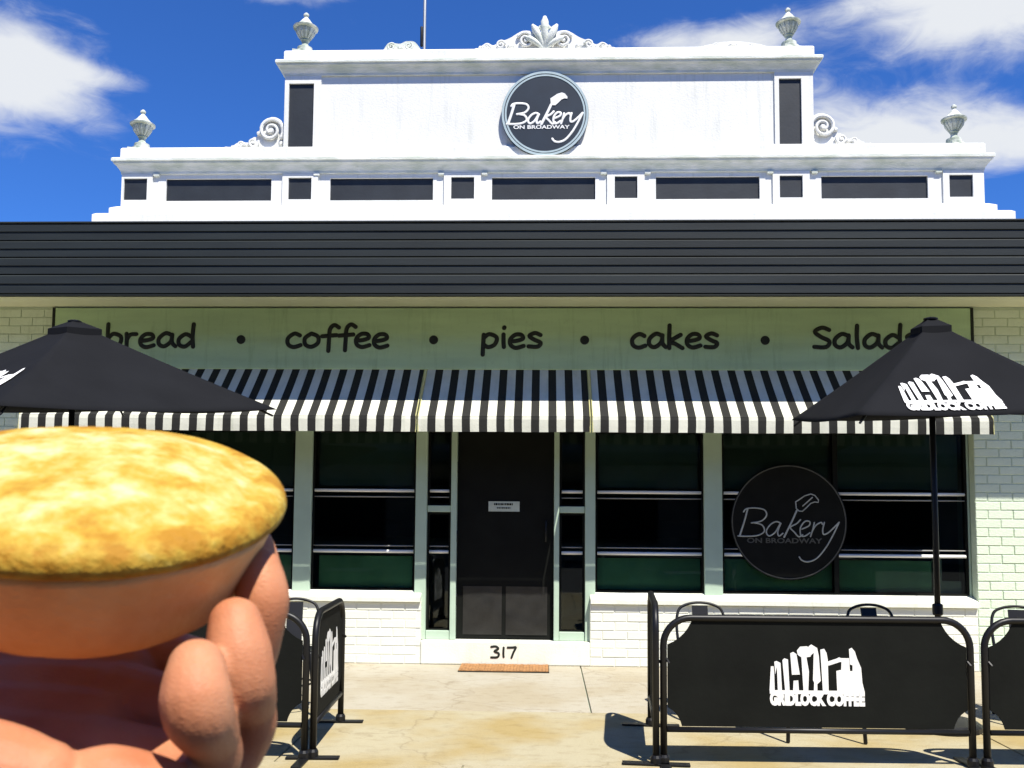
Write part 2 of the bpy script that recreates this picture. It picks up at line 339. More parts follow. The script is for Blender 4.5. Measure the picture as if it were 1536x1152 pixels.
def window(x0, x1, z0, z1, film=None, shade=True):
    f = MB(); t = 0.022
    f.box(x0, x0+t, GY-0.02, GY+0.04, z0, z1).box(x1-t, x1, GY-0.02, GY+0.04, z0, z1).box(x0+t, x1-t, GY-0.02, GY+0.04, z0, z0+t*0.7).box(x0+t, x1-t, GY-0.02, GY+0.04, z1-t, z1)
    w = bpart(f, 'window', 'door')
    def sub(mb, n, m, **k):
        o = mb.build(n, m, w, **k); return o
    sub(MB().box(x0+t, x1-t, GY, GY+0.006, z0+t*0.7, z1-t), 'pane', 'glass')
    for z, r in ((1.690, 0.016), (1.628, 0.006), (1.140, 0.006), (1.085, 0.017)):
        if z0 < z < z1-0.05: sub(MB().tube([(x0+t, GY-0.012, z), (x1-t, GY-0.012, z)], r, 10, roundend=False), 'rail', 'railwhite' if r > 0.01 else 'railgrey', smooth=True)
    if z1 > 2.2 and x1-x0 > 0.5: sub(MB().box(x0+t+0.02, x1-t-0.02, GY+0.075, GY+0.079, 1.735, z1-t), 'roller_blind', 'blind')
    if film:
        a, b = film; sub(MB().box(x0+t+a, x1-t-b, GY+0.07, GY+0.078, z0+0.02, 1.035), 'lower_panel', 'green')
    return w
window(-2.325, -1.278, 0.70, 2.30, (0.04, 0.02)); window(0.505, 1.575, 0.706, 2.30, (0.0, 0.0)); window(1.752, 2.868, 0.708, 2.30, (0.0, 0.0)); window(2.868, 4.140, 0.71, 2.30, (0.03, 0.30))
window(-3.70, -2.50, 0.70, 2.30, (0.0, 0.0)); window(XL+0.05, -3.70, 0.70, 2.30, (0.0, 0.0))
window(-1.163, -0.927, 1.546, 2.30); window(-1.163, -0.927, 0.316, 1.479); window(0.152, 0.403, 1.546, 2.30); window(0.152, 0.403, 0.316, 1.479)
bpart(MB().box(3.83, 3.90, GY+0.03, GY+0.10, 0.72, 1.06).box(3.905, 4.10, GY+0.06, GY+0.10, 0.72, 0.84), 'window_card', 'wallwhite')
# door
dm = MB().box(-0.866, 0.096, D+0.13, D+0.172, 0.236, 2.298)
door = bpart(dm, 'door', 'door', bevel=0.006)
for a, b in ((-0.80, -0.415), (-0.375, 0.035)):
    kp = MB(); n = 10; vs = []; fs = []
    for i in range(n+1):
        for j in range(n+1):
            u, v = i/n, j/n; x = a+(b-a)*u; z = 0.275+0.475*v
            vs.append((x, D+0.126-0.012*max(0, noise.noise((x*3.2, z*4.1, 2.0)))-0.004*math.sin(u*3.1)*math.sin(v*3.1), z))
    for i in range(n):
        for j in range(n): q = i*(n+1)+j; fs.append((q, q+n+1, q+n+2, q+1))
    o = kp.add(vs, fs).build('kick_plate', 'kick', door, smooth=True)
for z in (1.93, 1.24, 0.62):
    MB().tube([(-0.869, D+0.118, z-0.045), (-0.869, D+0.118, z+0.045)], 0.013, 8).build('hinge', 'black', door, smooth=True)
MB().tube([(0.02, D+0.10, 1.20), (0.02, D+0.085, 1.22), (0.02, D+0.085, 1.38), (0.02, D+0.10, 1.40)], 0.010, 8).build('handle', 'black', door, smooth=True)

# ---- parapet
PB = 0.36
def slab_ring(o0, hw, z): return [(-hw-o0, D-o0, z), (hw+o0, D-o0, z), (hw+o0, D+PB+o0, z), (-hw-o0, D+PB+o0, z)]
par = bpart(MB().box(-4.34, 4.34, D+0.06, D+PB, 3.601, 5.07).box(-2.68, 2.68, D+0.06, D+PB, 5.07, 5.95), 'parapet', 'stucco')
def psub(mb, n, m, **k): return mb.build(n, m, par, **k)
def cornice(hw, z0, z1, out, name='cornice'):
    mb = MB(); h = z1-z0
    prof = [(0.0, 0.0), (0.012, 0.0), (0.018, 0.16), (0.035, 0.30), (0.062, 0.48), (0.092, 0.62), (0.098, 0.74), (0.115, 0.76), (0.115, 0.93), (0.10, 1.0), (-0.05, 1.0)]
    mb.rings([slab_ring(o*out/0.115, hw, z0+h*t) for o, t in prof]); return psub(mb, name, 'stucco_old')
cornice(4.34, 4.905, 5.058, 0.085); cornice(2.68, 5.93, 6.075, 0.085)
psub(MB().rings([slab_ring(o, 4.34, z) for o, z in ((0.02, 5.06), (0.02, 5.165), (0.008, 5.182), (-0.2, 5.186))]), 'blocking_course', 'stucco')
psub(MB().rings([slab_ring(o, 2.68, z) for o, z in ((0.015, 6.077), (0.015, 6.185), (0.004, 6.20), (-0.2, 6.204))]), 'blocking_course', 'stucco')
psub(MB().rings([slab_ring(o, 4.34, z) for o, z in ((0.20, 4.30), (0.20, 4.425), (0.17, 4.445), (0.085, 4.456), (0.085, 4.53), (0.03, 4.56), (-0.03, 4.562))]), 'plinth_course', 'stucco')
def panelled(x0, x1, z0, z1, px0, px1, pz0, pz1, yf, name):
    """a face with one sunk dark panel"""
    mb = MB(); yb = D+0.061; yp = yf+0.022
    xs = [x0, px0, px1, x1]; zs = [z0, pz0, pz1, z1]
    for i in range(3):
        for j in range(3):
            if i == 1 and j == 1: continue
            mb.add([(xs[i], yf, zs[j]), (xs[i+1], yf, zs[j]), (xs[i+1], yf, zs[j+1]), (xs[i], yf, zs[j+1])], [(0, 1, 2, 3)])
    q = [(px0, pz0), (px1, pz0), (px1, pz1), (px0, pz1)]
    for k in range(4):
        a, b = q[k], q[(k+1) % 4]; mb.add([(a[0], yf, a[1]), (b[0], yf, b[1]), (b[0], yp+0.004, b[1]), (a[0], yp+0.004, a[1])], [(0, 1, 2, 3)])
    for (a0, b0, a1, b1) in ((x0, z0, x0, z1), (x1, z0, x1, z1), (x0, z1, x1, z1), (x0, z0, x1, z0)):
        mb.add([(a0, yf, b0), (a1, yf, b1), (a1, yb, b1), (a0, yb, b0)], [(0, 1, 2, 3)])
    psub(mb, name, 'stucco', fix=False)
    psub(MB().box(px0, px1, yp, yp+0.006, pz0, pz1), 'dark_panel', 'panel')
piers = [(-4.34, -4.02), (-2.68, -2.315), (-1.03, -0.655), (0.615, 0.99), (2.265, 2.63), (3.94, 4.34)]
sq = [(-4.318, -4.075), (-2.618, -2.381), (-0.957, -0.724), (0.691, 0.918), (2.333, 2.561), (4.001, 4.232)]
for (a, b), (p, q) in zip(piers, sq): panelled(a, b, 4.562, 4.904, p, q, 4.634, 4.860, D-0.012, 'pier')
lng = [(-3.885, -2.797), (-2.194, -1.143), (-0.545, 0.498), (1.105, 2.139), (2.749, 3.799)]
for k, (p, q) in enumerate(lng): panelled(piers[k][1]+0.0005, piers[k+1][0]-0.0005, 4.562, 4.904, p, q, 4.628, 4.859, D+0.008, 'bay')
panelled(-2.68, -2.305, 5.060, 5.929, -2.637, -2.379, 5.152, 5.850, D-0.008, 'pier'); panelled(2.295, 2.68, 5.060, 5.929, 2.339, 2.562, 5.157, 5.862, D-0.008, 'pier')
psub(MB().box(-2.3045, 2.2945, D+0.012, D+0.0595, 5.060, 5.929), 'name_field', 'stucco')
for x in (-3.98, -2.33, -1.06, -0.62, 0.58, 1.02, 2.24, 2.68, 3.90): psub(MB().box(x-0.03, x+0.03, D-0.022, D+0.02, 4.880, 4.912), 'corbel', 'stucco_old', bevel=0.004)
urn_prof = [(0.105, 0.0), (0.105, 0.035), (0.080, 0.045), (0.078, 0.085), (0.050, 0.095), (0.032, 0.125), (0.036, 0.15), (0.048, 0.165), (0.044, 0.18), (0.064, 0.21), (0.088, 0.25),
            (0.096, 0.275), (0.098, 0.285), (0.128, 0.292), (0.132, 0.306), (0.112, 0.318), (0.082, 0.34), (0.060, 0.365), (0.040, 0.392), (0.022, 0.412), (0.018, 0.424), (0.030, 0.438), (0.027, 0.455), (0.010, 0.47)]
def urn(x, z, s=1.0, lean=0.0):
    mb = MB().lathe(urn_prof, (0, 0, 0), 20); mb.box(-0.13, 0.13, -0.13, 0.13, -0.03, 0.001)
    for k in range(12):   # gadroons round the bowl
        a = k*math.pi/6; mb.tube([(0.052*math.cos(a), 0.052*math.sin(a), 0.185), (0.084*math.cos(a), 0.084*math.sin(a), 0.238), (0.096*math.cos(a), 0.096*math.sin(a), 0.272)], [0.008, 0.013, 0.010], 6)
    o = psub(mb, 'urn', 'stucco_urn', smooth=False)
    o.location = (x, D+0.16, z); o.scale = (s, s, s); o.rotation_euler = (0, lean, 0.3)
urn(-4.22, 5.20, 0.97); urn(-2.53, 6.222, 1.0, 0.02); urn(2.49, 6.232, 0.97, -0.02); urn(4.13, 5.205, 0.95, 0.03)
def scrollwork(name, outline, spirals, bosses, x0, z0, sx, y=D+0.05, dep=0.13, m='stucco'):
    mb = MB()
    if outline:
        o2 = [(p.x, p.y) for p in smooth_path([(a, b, 0) for a, b in outline], 4)]
        mb.prism(o2, y+0.02, y+dep, lambda a, b, t: (x0+sx*a, t, z0+b))
    for cx, cz, r0, turns, st, dirn, rad in spirals:
        pts = []; n = int(18*turns)
        for i in range(n+1):
            t = i/n; r = r0*(1-0.86*t); a = st+dirn*2*math.pi*turns*t
            pts.append((x0+sx*(cx+r*math.cos(a)), y-0.012*t, z0+cz+r*math.sin(a)))
        mb.tube(pts, [rad*(1-0.45*i/n) for i in range(n+1)], 8)
    for cx, cz, rx, rz in bosses:
        rs = []
        for i in range(1, 6):
            ph = math.pi*i/6; rs.append([(x0+sx*(cx+rx*math.sin(ph)*math.cos(2*math.pi*j/10)), y+0.03-0.055*math.cos(ph)*-1 if False else y+0.03+0.05*math.cos(ph), z0+cz+rz*math.sin(ph)*math.sin(2*math.pi*j/10)) for j in range(10)])
        mb.rings(rs)
    return psub(mb, name, m, smooth=False)
side_out = [(0.0, 0), (0.03, 0.03), (0.10, 0.035), (0.16, 0.075), (0.24, 0.08), (0.28, 0.06), (0.32, 0.13), (0.36, 0.14), (0.39, 0.22), (0.44, 0.31), (0.51, 0.345), (0.58, 0.33), (0.635, 0.27), (0.65, 0.15), (0.65, 0)]
side_sp = [(0.51, 0.195, 0.135, 1.9, -0.6, 1, 0.022), (0.33, 0.07, 0.055, 1.4, 0.2, -1, 0.014), (0.20, 0.045, 0.035, 1.3, 0.0, 1, 0.011)]
side_bo = [(0.51, 0.195, 0.045, 0.045), (0.26, 0.05, 0.03, 0.025), (0.12, 0.025, 0.03, 0.02), (0.05, 0.015, 0.025, 0.014), (0.385, 0.17, 0.03, 0.025), (0.62, 0.06, 0.03, 0.03)]
scrollwork('scroll_ornament', side_out, side_sp, side_bo, -3.34, 5.185, 1); scrollwork('scroll_ornament', side_out, side_sp, side_bo, 3.30, 5.187, -1)
crest_half = [(0.0, 0), (0.03, 0.03), (0.10, 0.05), (0.16, 0.09), (0.20, 0.10), (0.25, 0.075), (0.32, 0.11), (0.42, 0.15), (0.50, 0.20), (0.56, 0.225), (0.64, 0.22), (0.69, 0.17), (0.715, 0.10), (0.72, 0)]
crest_sp = [(0.585, 0.115, 0.088, 1.7, 2.6, -1, 0.019), (0.33, 0.065, 0.05, 1.4, 0.3, 1, 0.013), (0.18, 0.045, 0.035, 1.3, 0.3, 1, 0.011)]
crest_bo = [(0.585, 0.115, 0.03, 0.03), (0.24, 0.04, 0.03, 0.025), (0.08, 0.02, 0.03, 0.018), (0.43, 0.06, 0.04, 0.03), (0.12, 0.045, 0.025, 0.02)]
scrollwork('crest_scroll', crest_half, crest_sp, crest_bo, -0.80, 6.20, 1); scrollwork('crest_scroll', crest_half, crest_sp, crest_bo, 0.76, 6.20, -1)
pal = MB()   # palmette in the middle of the crest
for a, l, w in ((0, 0.33, 0.040), (0.42, 0.27, 0.034), (-0.42, 0.27, 0.034), (0.9, 0.20, 0.028), (-0.9, 0.20, 0.028)):
    pts = [(-0.02+math.sin(a)*l*t*(1+0.25*t*abs(math.sin(a))), D+0.07-0.05*math.sin(t*2.4), 6.215+math.cos(a)*l*t) for t in (0.05, 0.3, 0.6, 0.85, 1.0)]
    pal.tube(pts, [w*0.5, w*0.85, w, w*1.05, w*0.55], 8)
pal.box(-0.06, 0.02, D+0.05, D+0.12, 6.20, 6.30)
pal.tube([(-0.075, D+0.04, 6.44), (-0.02, D+0.03, 6.485), (0.035, D+0.04, 6.44), (-0.02, D+0.03, 6.40), (-0.075, D+0.04, 6.44)], 0.018, 6)
psub(pal, 'palmette', 'stucco_old', smooth=True)
small_out = [(0.0, 0), (0.03, 0.06), (0.07, 0.11), (0.13, 0.105), (0.19, 0.10), (0.25, 0.125), (0.33, 0.12), (0.38, 0.07), (0.41, 0.02), (0.42, 0)]
scrollwork('broken_scroll', small_out, [(0.10, 0.055, 0.04, 1.5, 1.0, 1, 0.012), (0.28, 0.06, 0.042, 1.5, 1.0, -1, 0.012)], [(0.19, 0.05, 0.03, 0.03)], -1.70, 6.202, 1, m='stucco_old')
low_out = [(0.0, 0), (0.05, 0.035), (0.14, 0.06), (0.28, 0.085), (0.42, 0.09), (0.56, 0.075), (0.68, 0.05), (0.76, 0.02), (0.78, 0)]
scrollwork('low_scroll', low_out, [(0.2, 0.03, 0.03, 1.3, 0.5, 1, 0.010), (0.55, 0.03, 0.03, 1.3, 0.5, -1, 0.010)], [(0.38, 0.05, 0.05, 0.025), (0.06, 0.02, 0.02, 0.016)], 1.52, 6.202, 1)
an = thing('antenna_mast', 'thin metal mast rising behind the broken scroll on the parapet', 'antenna', (-1.315, D+0.46, 3.58))
MB().tube([(0, 0, 0), (0, 0, 4.2)], 0.017, 8).build('pole', 'zinc', an, smooth=True); MB().tube([(-0.03, 0, 2.9), (-0.03, 0, 3.1)], 0.016, 8).build('clamp', 'black', an, smooth=True)
MB().tube([(-0.5, 0, 4.0), (0.5, 0, 4.0)], 0.01, 6).build('crossbar', 'zinc', an)

# ------------------------------------------------------------------ lettering helpers
def stroke_letter(strokes, r, frame, name, m, parent, flat=0.35):
    """strokes in 2-d letter units; frame(u, v) -> point on the surface; r in metres"""
    mb = MB(); P0, U, V = frame; N = U.cross(V).normalized(); ul = 1.0
    for st in strokes:
        pts = [P0+U*p.x+V*p.y for p in smooth_path([(a, b, 0) for a, b in st], 5)]
        mb.tube(pts, r, 8, flat, N)
    return mb.build(name, m, parent, smooth=True)
GL = {  # hand-lettered minuscules: x height 1, (advance, strokes)
 'b': (0.86, [[(0.10, 1.62), (0.09, 0.8), (0.12, 0.04)], [(0.12, 0.62), (0.36, 0.93), (0.70, 0.72), (0.66, 0.22), (0.34, 0.0), (0.10, 0.16)]]),
 'r': (0.66, [[(0.10, 0.92), (0.12, 0.5), (0.12, 0.0)], [(0.13, 0.52), (0.28, 0.84), (0.56, 0.88)]]),
 'e': (0.84, [[(0.10, 0.46), (0.40, 0.50), (0.68, 0.66), (0.60, 0.92), (0.32, 0.92), (0.10, 0.60), (0.12, 0.20), (0.36, 0.0), (0.72, 0.14)]]),
 'a': (0.92, [[(0.70, 0.82), (0.42, 0.96), (0.12, 0.60), (0.12, 0.18), (0.36, 0.02), (0.66, 0.36), (0.72, 0.86)], [(0.72, 0.86), (0.72, 0.3), (0.88, 0.02)]]),
 'd': (0.92, [[(0.70, 0.70), (0.42, 0.90), (0.12, 0.56), (0.14, 0.14), (0.40, 0.02), (0.68, 0.34)], [(0.78, 1.62), (0.74, 0.7), (0.78, 0.0)]]),
 'c': (0.80, [[(0.68, 0.82), (0.42, 0.96), (0.12, 0.62), (0.14, 0.18), (0.40, 0.0), (0.72, 0.14)]]),
 'o': (0.86, [[(0.42, 0.94), (0.12, 0.62), (0.14, 0.16), (0.42, 0.0), (0.72, 0.26), (0.72, 0.72), (0.42, 0.94)]]),
 'f': (0.78, [[(0.84, 1.42), (0.62, 1.60), (0.42, 1.30), (0.38, 0.5), (0.36, -0.25)], [(0.06, 0.80), (0.74, 0.88)]]),
 'p': (0.88, [[(0.14, 0.90), (0.12, 0.2), (0.10, -0.52)], [(0.14, 0.66), (0.40, 0.94), (0.74, 0.70), (0.66, 0.22), (0.36, 0.02), (0.14, 0.20)]]),
 'i': (0.40, [[(0.18, 0.90), (0.18, 0.4), (0.20, 0.0)], [(0.20, 1.34), (0.22, 1.40)]]),
 's': (0.80, [[(0.66, 0.86), (0.40, 1.0), (0.14, 0.80), (0.36, 0.54), (0.66, 0.32), (0.52, 0.04), (0.10, 0.06)]]),
 'k': (0.86, [[(0.14, 1.60), (0.12, 0.8), (0.12, 0.0)], [(0.66, 0.94), (0.16, 0.46), (0.40, 0.30), (0.74, 0.0)]]),
 'l': (0.40, [[(0.18, 1.60), (0.16, 0.8), (0.20, 0.02)]]),
 'S': (0.92, [[(0.78, 1.26), (0.46, 1.42), (0.14, 1.14), (0.40, 0.78), (0.78, 0.46), (0.62, 0.06), (0.10, 0.08)]]),
 '3': (0.80, [[(0.10, 1.40), (0.44, 1.46), (0.62, 1.16), (0.34, 0.84), (0.66, 0.56), (0.56, 0.10), (0.10, 0.06)]]),
 '1': (0.46, [[(0.22, 1.30), (0.20, 0.6), (0.22, 0.10)]]),
 '7': (0.80, [[(0.06, 1.36), (0.42, 1.38), (0.66, 1.40), (0.50, 0.8), (0.34, 0.06)]]),
}
def write_word(word, x0, x1, z, xh, y, r, parent, m='ink', loc=Vector((0, 0, 0))):
    tot = sum(GL[c][0] for c in word)-0.12; s = (x1-x0)/tot; x = x0
    for i, c in enumerate(word):
        adv, st = GL[c]
        P0 = Vector((x, y, z+xh*0.03*math.sin(i*2.3)))-loc
        stroke_letter(st, r, (P0, Vector((s, 0, 0)), Vector((0, 0, xh))), 'digit' if c.isdigit() else 'letter', m, parent); x += adv*s
# ------------------------------------------------------------------ signboard under the canopy
sb = thing('signboard', 'long sage green fascia board lettered bread coffee pies cakes salads', 'sign', (-0.4, D-0.03, 2.895))
sl0 = Vector((-0.4, D-0.03, 2.895))
def rel(o, l): o.matrix_parent_inverse = Matrix.Translation(-Vector(l)); return o
rel(MB().box(-4.96, 4.16, D-0.03, D+0.018, 2.895, 3.512).build('board', 'board', sb, bevel=0.004), sl0)
for x in (-4.975, 4.175): rel(MB().box(x-0.013, x+0.013, D-0.034, D+0.010, 2.89, 3.516).build('end_trim', 'ink', sb), sl0)
LY = D-0.033
for w, a, b in (('bread', -4.43, -3.53), ('coffee', -2.60, -1.57), ('pies', -0.64, -0.04), ('cakes', 0.84, 1.70), ('Salads', 2.62, 3.66)): write_word(w, a, b, 3.115, 0.142, LY, 0.0215, sb, loc=sl0)
for x in (-3.05, -1.11, 0.392, 2.165):
    MB().lathe([(0.043, 0), (0.046, 0.004), (0.034, 0.010)], (x-sl0.x, LY-sl0.y+0.004, 3.19-sl0.z), 14, Matrix.Rotation(R(90), 3, 'X')).build('dot', 'ink', sb)
hn = thing('house_number', 'hand painted black number 317 on the white door step', 'number', (-0.38, D-0.014, 0.07))
write_word('317', -0.52, -0.265, 0.072, 0.075, D-0.0145, 0.0105, hn, loc=Vector((-0.38, D-0.014, 0.07)))

# ------------------------------------------------------------------ round bakery signs
BK = [[(300, 500), (275, 590), (235, 712)], [(268, 520), (290, 496), (350, 488), (430, 500), (452, 545), (410, 592), (330, 608)], [(350, 606), (415, 625), (432, 675), (380, 708), (300, 716), (222, 714)],
      [(566, 612), (530, 596), (480, 622), (448, 676), (470, 712), (520, 680), (562, 610), (540, 676), (548, 712), (580, 690)], [(694, 505), (650, 600), (590, 720)], [(722, 580), (690, 612), (640, 642), (672, 680), (706, 716), (738, 700)],
      [(732, 655), (788, 628), (796, 596), (760, 592), (722, 640), (722, 700), (752, 712), (796, 684)], [(832, 602), (818, 660), (800, 714)], [(814, 670), (846, 622), (886, 600), (896, 616)],
      [(912, 600), (898, 660), (906, 696), (950, 676), (1030, 598)], [(1030, 598), (985, 690), (925, 795), (850, 885), (780, 915), (730, 905), (708, 878)]]
BLADE = [(686, 436), (712, 420), (758, 388), (808, 372), (840, 384), (868, 420), (866, 440), (838, 436), (806, 448), (770, 484), (738, 512), (712, 510), (690, 490)]
def text_mesh(txt, name, m, size, bold, mx, parent, width=None):
    cu = bpy.data.curves.new(name, 'FONT'); cu.body = txt; cu.size = size; cu.offset = bold; cu.align_x = 'CENTER'; cu.extrude = 0.0008; cu.resolution_u = 3
    to = bpy.data.objects.new(name, cu); COL.objects.link(to); bpy.context.view_layer.update()
    me = bpy.data.meshes.new_from_object(to.evaluated_get(bpy.context.evaluated_depsgraph_get())); bpy.data.objects.remove(to)
    if width:
        xs = [v.co.x for v in me.vertices]; k = width/(max(xs)-min(xs))
        for v in me.vertices: v.co.x *= k
    me.transform(mx); me.materials.clear(); me.materials.append(M[m]); o = bpy.data.objects.new(name, me); COL.objects.link(o); o.parent = parent; return o
def round_sign(root, rad, lw, pr, dim, disc_m, small=True):
    k = rad/465.0; F = lambda a, b, t: (k*(a-630), t, -k*(b-600))
    disc = MB().lathe([(rad, 0.0), (rad, -0.022), (rad*0.99, -0.026)], (0, 0, 0), 64, Matrix.Rotation(R(-90), 3, 'X')) if False else MB()
    n = 72; c = lambda r, y: [(r*math.cos(2*math.pi*j/n), y, r*math.sin(2*math.pi*j/n)) for j in range(n)]
    disc.rings([c(rad, 0.03 if not dim else 0.003), c(rad, 0.002), c(rad-0.004, 0.0)]).build('disc', disc_m, root)
    def ann(r0, r1, y, name, m):
        MB().rings([c(r0, 0.001), c(r0, y), c(r1, y), c(r1, 0.001)], False).build(name, m, root)
    if dim: ann(rad*0.985, rad*0.965, -0.003, 'border', 'ringdim')
    else: ann(rad*0.995, rad*0.945, -0.006, 'border', 'ring'); ann(rad*0.925, rad*0.885, -0.004, 'border', 'ring')
    for i, st in enumerate(BK):
        stroke_letter([st], lw*(1.25 if i in (0, 4) else 1.0), (Vector((-k*630, -0.003, k*600)), Vector((k, 0, 0)), Vector((0, 0, -k))), 'script_stroke', pr, root, 0.3)
    if dim:
        mb = MB(); pts = [Vector(F(a, b, -0.003)) for a, b in BLADE]; mb.tube(pts+[pts[0]], lw*0.8, 6, 0.3, (0, 1, 0)); mb.tube([F(742, 470, -0.003), F(820, 400, -0.003)], lw*0.8, 6, 0.3, (0, 1, 0)); mb.build('bread_knife', pr, root)
    else: MB().prism(BLADE, 0.002, -0.006, F).build('bread_knife', pr, root)
    mx = Matrix.Translation(F(590, 768, -0.004)) @ Matrix.Rotation(R(90), 4, 'X')
    text_mesh('ON BROADWAY', 'small_lettering', pr if not dim else 'ringdim', 0.05*rad/0.44*1.05, 0.0012*rad/0.44, mx, root, width=600*k)
rs = thing('round_sign', 'round navy sign with white script mounted on the white parapet', 'sign', (-0.012, D-0.045, 5.498)); round_sign(rs, 0.44, 0.0115, 'print', False, 'navy')
wd = thing('window_decal', 'round black decal with thin grey script stuck on the shop window', 'decal', (2.405, GY-0.034, 1.408)); round_sign(wd, 0.567, 0.0068, 'printgrey', True, 'decal')
ds = thing('door_sign', 'small pale notice plate fixed at eye level on the dark door', 'sign', (-0.40, D+0.122, 1.49))
MB().box(-0.155, 0.155, -0.003, 0.004, 0, 0.10).build('plate', 'plate', ds)
pm = MB(); x = -0.10
while x < 0.09: w = random.uniform(0.008, 0.02); pm.box(x, x+w, -0.0055, -0.0032, 0.062, 0.082); x += w+0.006
x = -0.07
while x < 0.06: w = random.uniform(0.006, 0.016); pm.box(x, x+w, -0.0055, -0.0032, 0.028, 0.042); x += w+0.006
pm.build('printed_marks', 'door', ds)

# ------------------------------------------------------------------ canopy over the footpath
cp = thing('verandah_canopy', 'deep charcoal clad verandah fascia running across the whole shopfront', 'canopy', (0, D, 3.44)); co = Vector((0, D, 3.44))
CY = 8.315
rel(MB().box(-13, 13, CY+0.035, D-0.002, 3.53, 3.56).build('soffit', 'soffit', cp), co)
rel(MB().add([(-13, CY+0.03, 4.095), (13, CY+0.03, 4.095), (13, D-0.001, 4.22), (-13, D-0.001, 4.22), (-13, CY+0.03, 4.07), (13, CY+0.03, 4.07), (13, D-0.001, 4.195), (-13, D-0.001, 4.195)],
             [(0, 1, 2, 3), (7, 6, 5, 4), (0, 4, 5, 1), (3, 2, 6, 7), (0, 3, 7, 4), (1, 5, 6, 2)]).build('roof_sheet', 'zinc', cp), co)
zs = [3.452, 3.632, 3.792, 3.950, 4.112]
for k in range(4):
    z0, z1 = zs[k]+0.004, zs[k+1]-0.004; h = z1-z0
    prof = [(0, 0.0), (-0.012, 0.03), (-0.014, 0.40), (-0.004, 0.43), (-0.004, 0.50), (-0.016, 0.54), (-0.018, 0.94), (-0.008, 1.0), (0.03, 1.0), (0.03, 0.0)]
    rel(MB().prism([(CY+a, z0+h*b) for a, b in prof], -13, 13, lambda a, b, t: (t, a, b)).build('fascia_board', 'char', cp), co)
rel(MB().box(-13, 13, CY-0.026, CY+0.04, 4.112, 4.128).build('capping', 'char', cp, bevel=0.003), co)
rel(MB().box(-13, 13, CY-0.006, CY+0.05, 3.438, 3.452).build('drip_edge', 'ink', cp), co)
rel(MB().box(-13, 13, CY+0.055, CY+0.10, 3.47, 3.528).build('batten', 'soffit', cp), co)

# ------------------------------------------------------------------ striped awnings
PER = 0.1594; PH = -1.165; AF = 8.56; AT = D-0.045
def awning(x0, x1, label, t):
    root = thing('awning', label, 'awning', ((x0+x1)/2, AT, 2.30), group=None); ro = Vector(((x0+x1)/2, AT, 2.30))
    edges = {x0, x1}; k = math.floor((x0-PH)/PER)-1
    while PH+k*PER < x1+PER:
        for e in (PH+k*PER, PH+(k+0.52)*PER):
            if x0+0.004 < e < x1-0.004: edges.add(e)
        k += 1
    E_ = sorted(edges)
    def colr(x): return 0 if ((x-PH)/PER) % 1.0 < 0.52 else 1
    def sheet(path, wav):
        mb = MB()
        for a, b in zip(E_[:-1], E_[1:]):
            mi = colr((a+b)/2); xs = [a, (a+b)/2, b]
            for i in range(2):
                for (y0, z0, w0), (y1, z1, w1) in zip(path[:-1], path[1:]):
                    def pt(x, y, z, w):
                        return (x+0.006*w*noise.noise((x*2.1, w, t)), y+wav*w*noise.noise((x*3.7, 0.3*w, t)), z+0.5*wav*w*noise.noise((x*1.3, 4.0, t))-0.012*(1-w)*0)
                    mb.add([pt(xs[i], y0, z0, w0), pt(xs[i+1], y0, z0, w0), pt(xs[i+1], y1, z1, w1), pt(xs[i], y1, z1, w1)], [(0, 1, 2, 3)], mi)
        return mb
    n = 8; slope = [(AT+(AF-AT)*i/n, 2.888+(2.366-2.888)*i/n-0.012*math.sin(math.pi*i/n), 0.35*i/n) for i in range(n+1)]
    o = rel(sheet(slope, 0.012).build('slope_fabric', ['swhite', 'sblack'], root, fix=False), ro)
    val = [(AF-0.004, 2.364, 0.35), (AF-0.010, 2.335, 0.5), (AF-0.010, 2.28, 0.8), (AF-0.008, 2.221, 1.2)]
    v = rel(sheet(val, 0.012).build('valance', ['swhite', 'sblack'], root, fix=False), ro)
    for q in (o, v):
        m = q.modifiers.new('thick', 'SOLIDIFY'); m.thickness = 0.003; m.offset = 0
    rel(MB().tube([(x0+0.01, AF+0.03, 2.350), (x1-0.01, AF+0.03, 2.350)], 0.02, 10, roundend=False).build('front_bar', 'zinc', root, smooth=True), ro)
    for x in (x0+0.05, x1-0.05):
        rel(MB().tube([(x, AT+0.03, 2.42), (x, AF+0.05, 2.345)], 0.012, 8).build('arm', 'zinc', root, smooth=True), ro)
    for x in (x0, x1):
        rel(MB().tube([(x, AT, 2.889), (x, AF, 2.369), (x, AF-0.012, 2.22)], 0.005, 6).build('edge_binding', 'seam', root), ro)
awning(-4.93, -1.192, 'striped black and white awning section beside the doorway, behind the raised pie', 1.0)
awning(-1.168, 0.418, 'short striped black and white awning section directly over the dark door', 5.0)
awning(0.442, 4.06, 'striped black and white awning section over the round window decal', 9.0)

# ------------------------------------------------------------------ door mat
dmn = thing('door_mat', 'thin brown coir mat lying in front of the door step', 'mat', (-0.37, 8.98, 0.002))
mb = MB(); n = 28
for i in range(n): mb.box(-0.42+0.84*i/n, -0.42+0.84*(i+0.93)/n, -0.19+jit(0.004), 0.19+jit(0.004), 0, 0.016+jit(0.002))
mb.build('coir_rib', 'mat', dmn); MB().box(-0.425, 0.425, -0.195, 0.195, -0.001, 0.008).build('backing', 'ink', dmn)

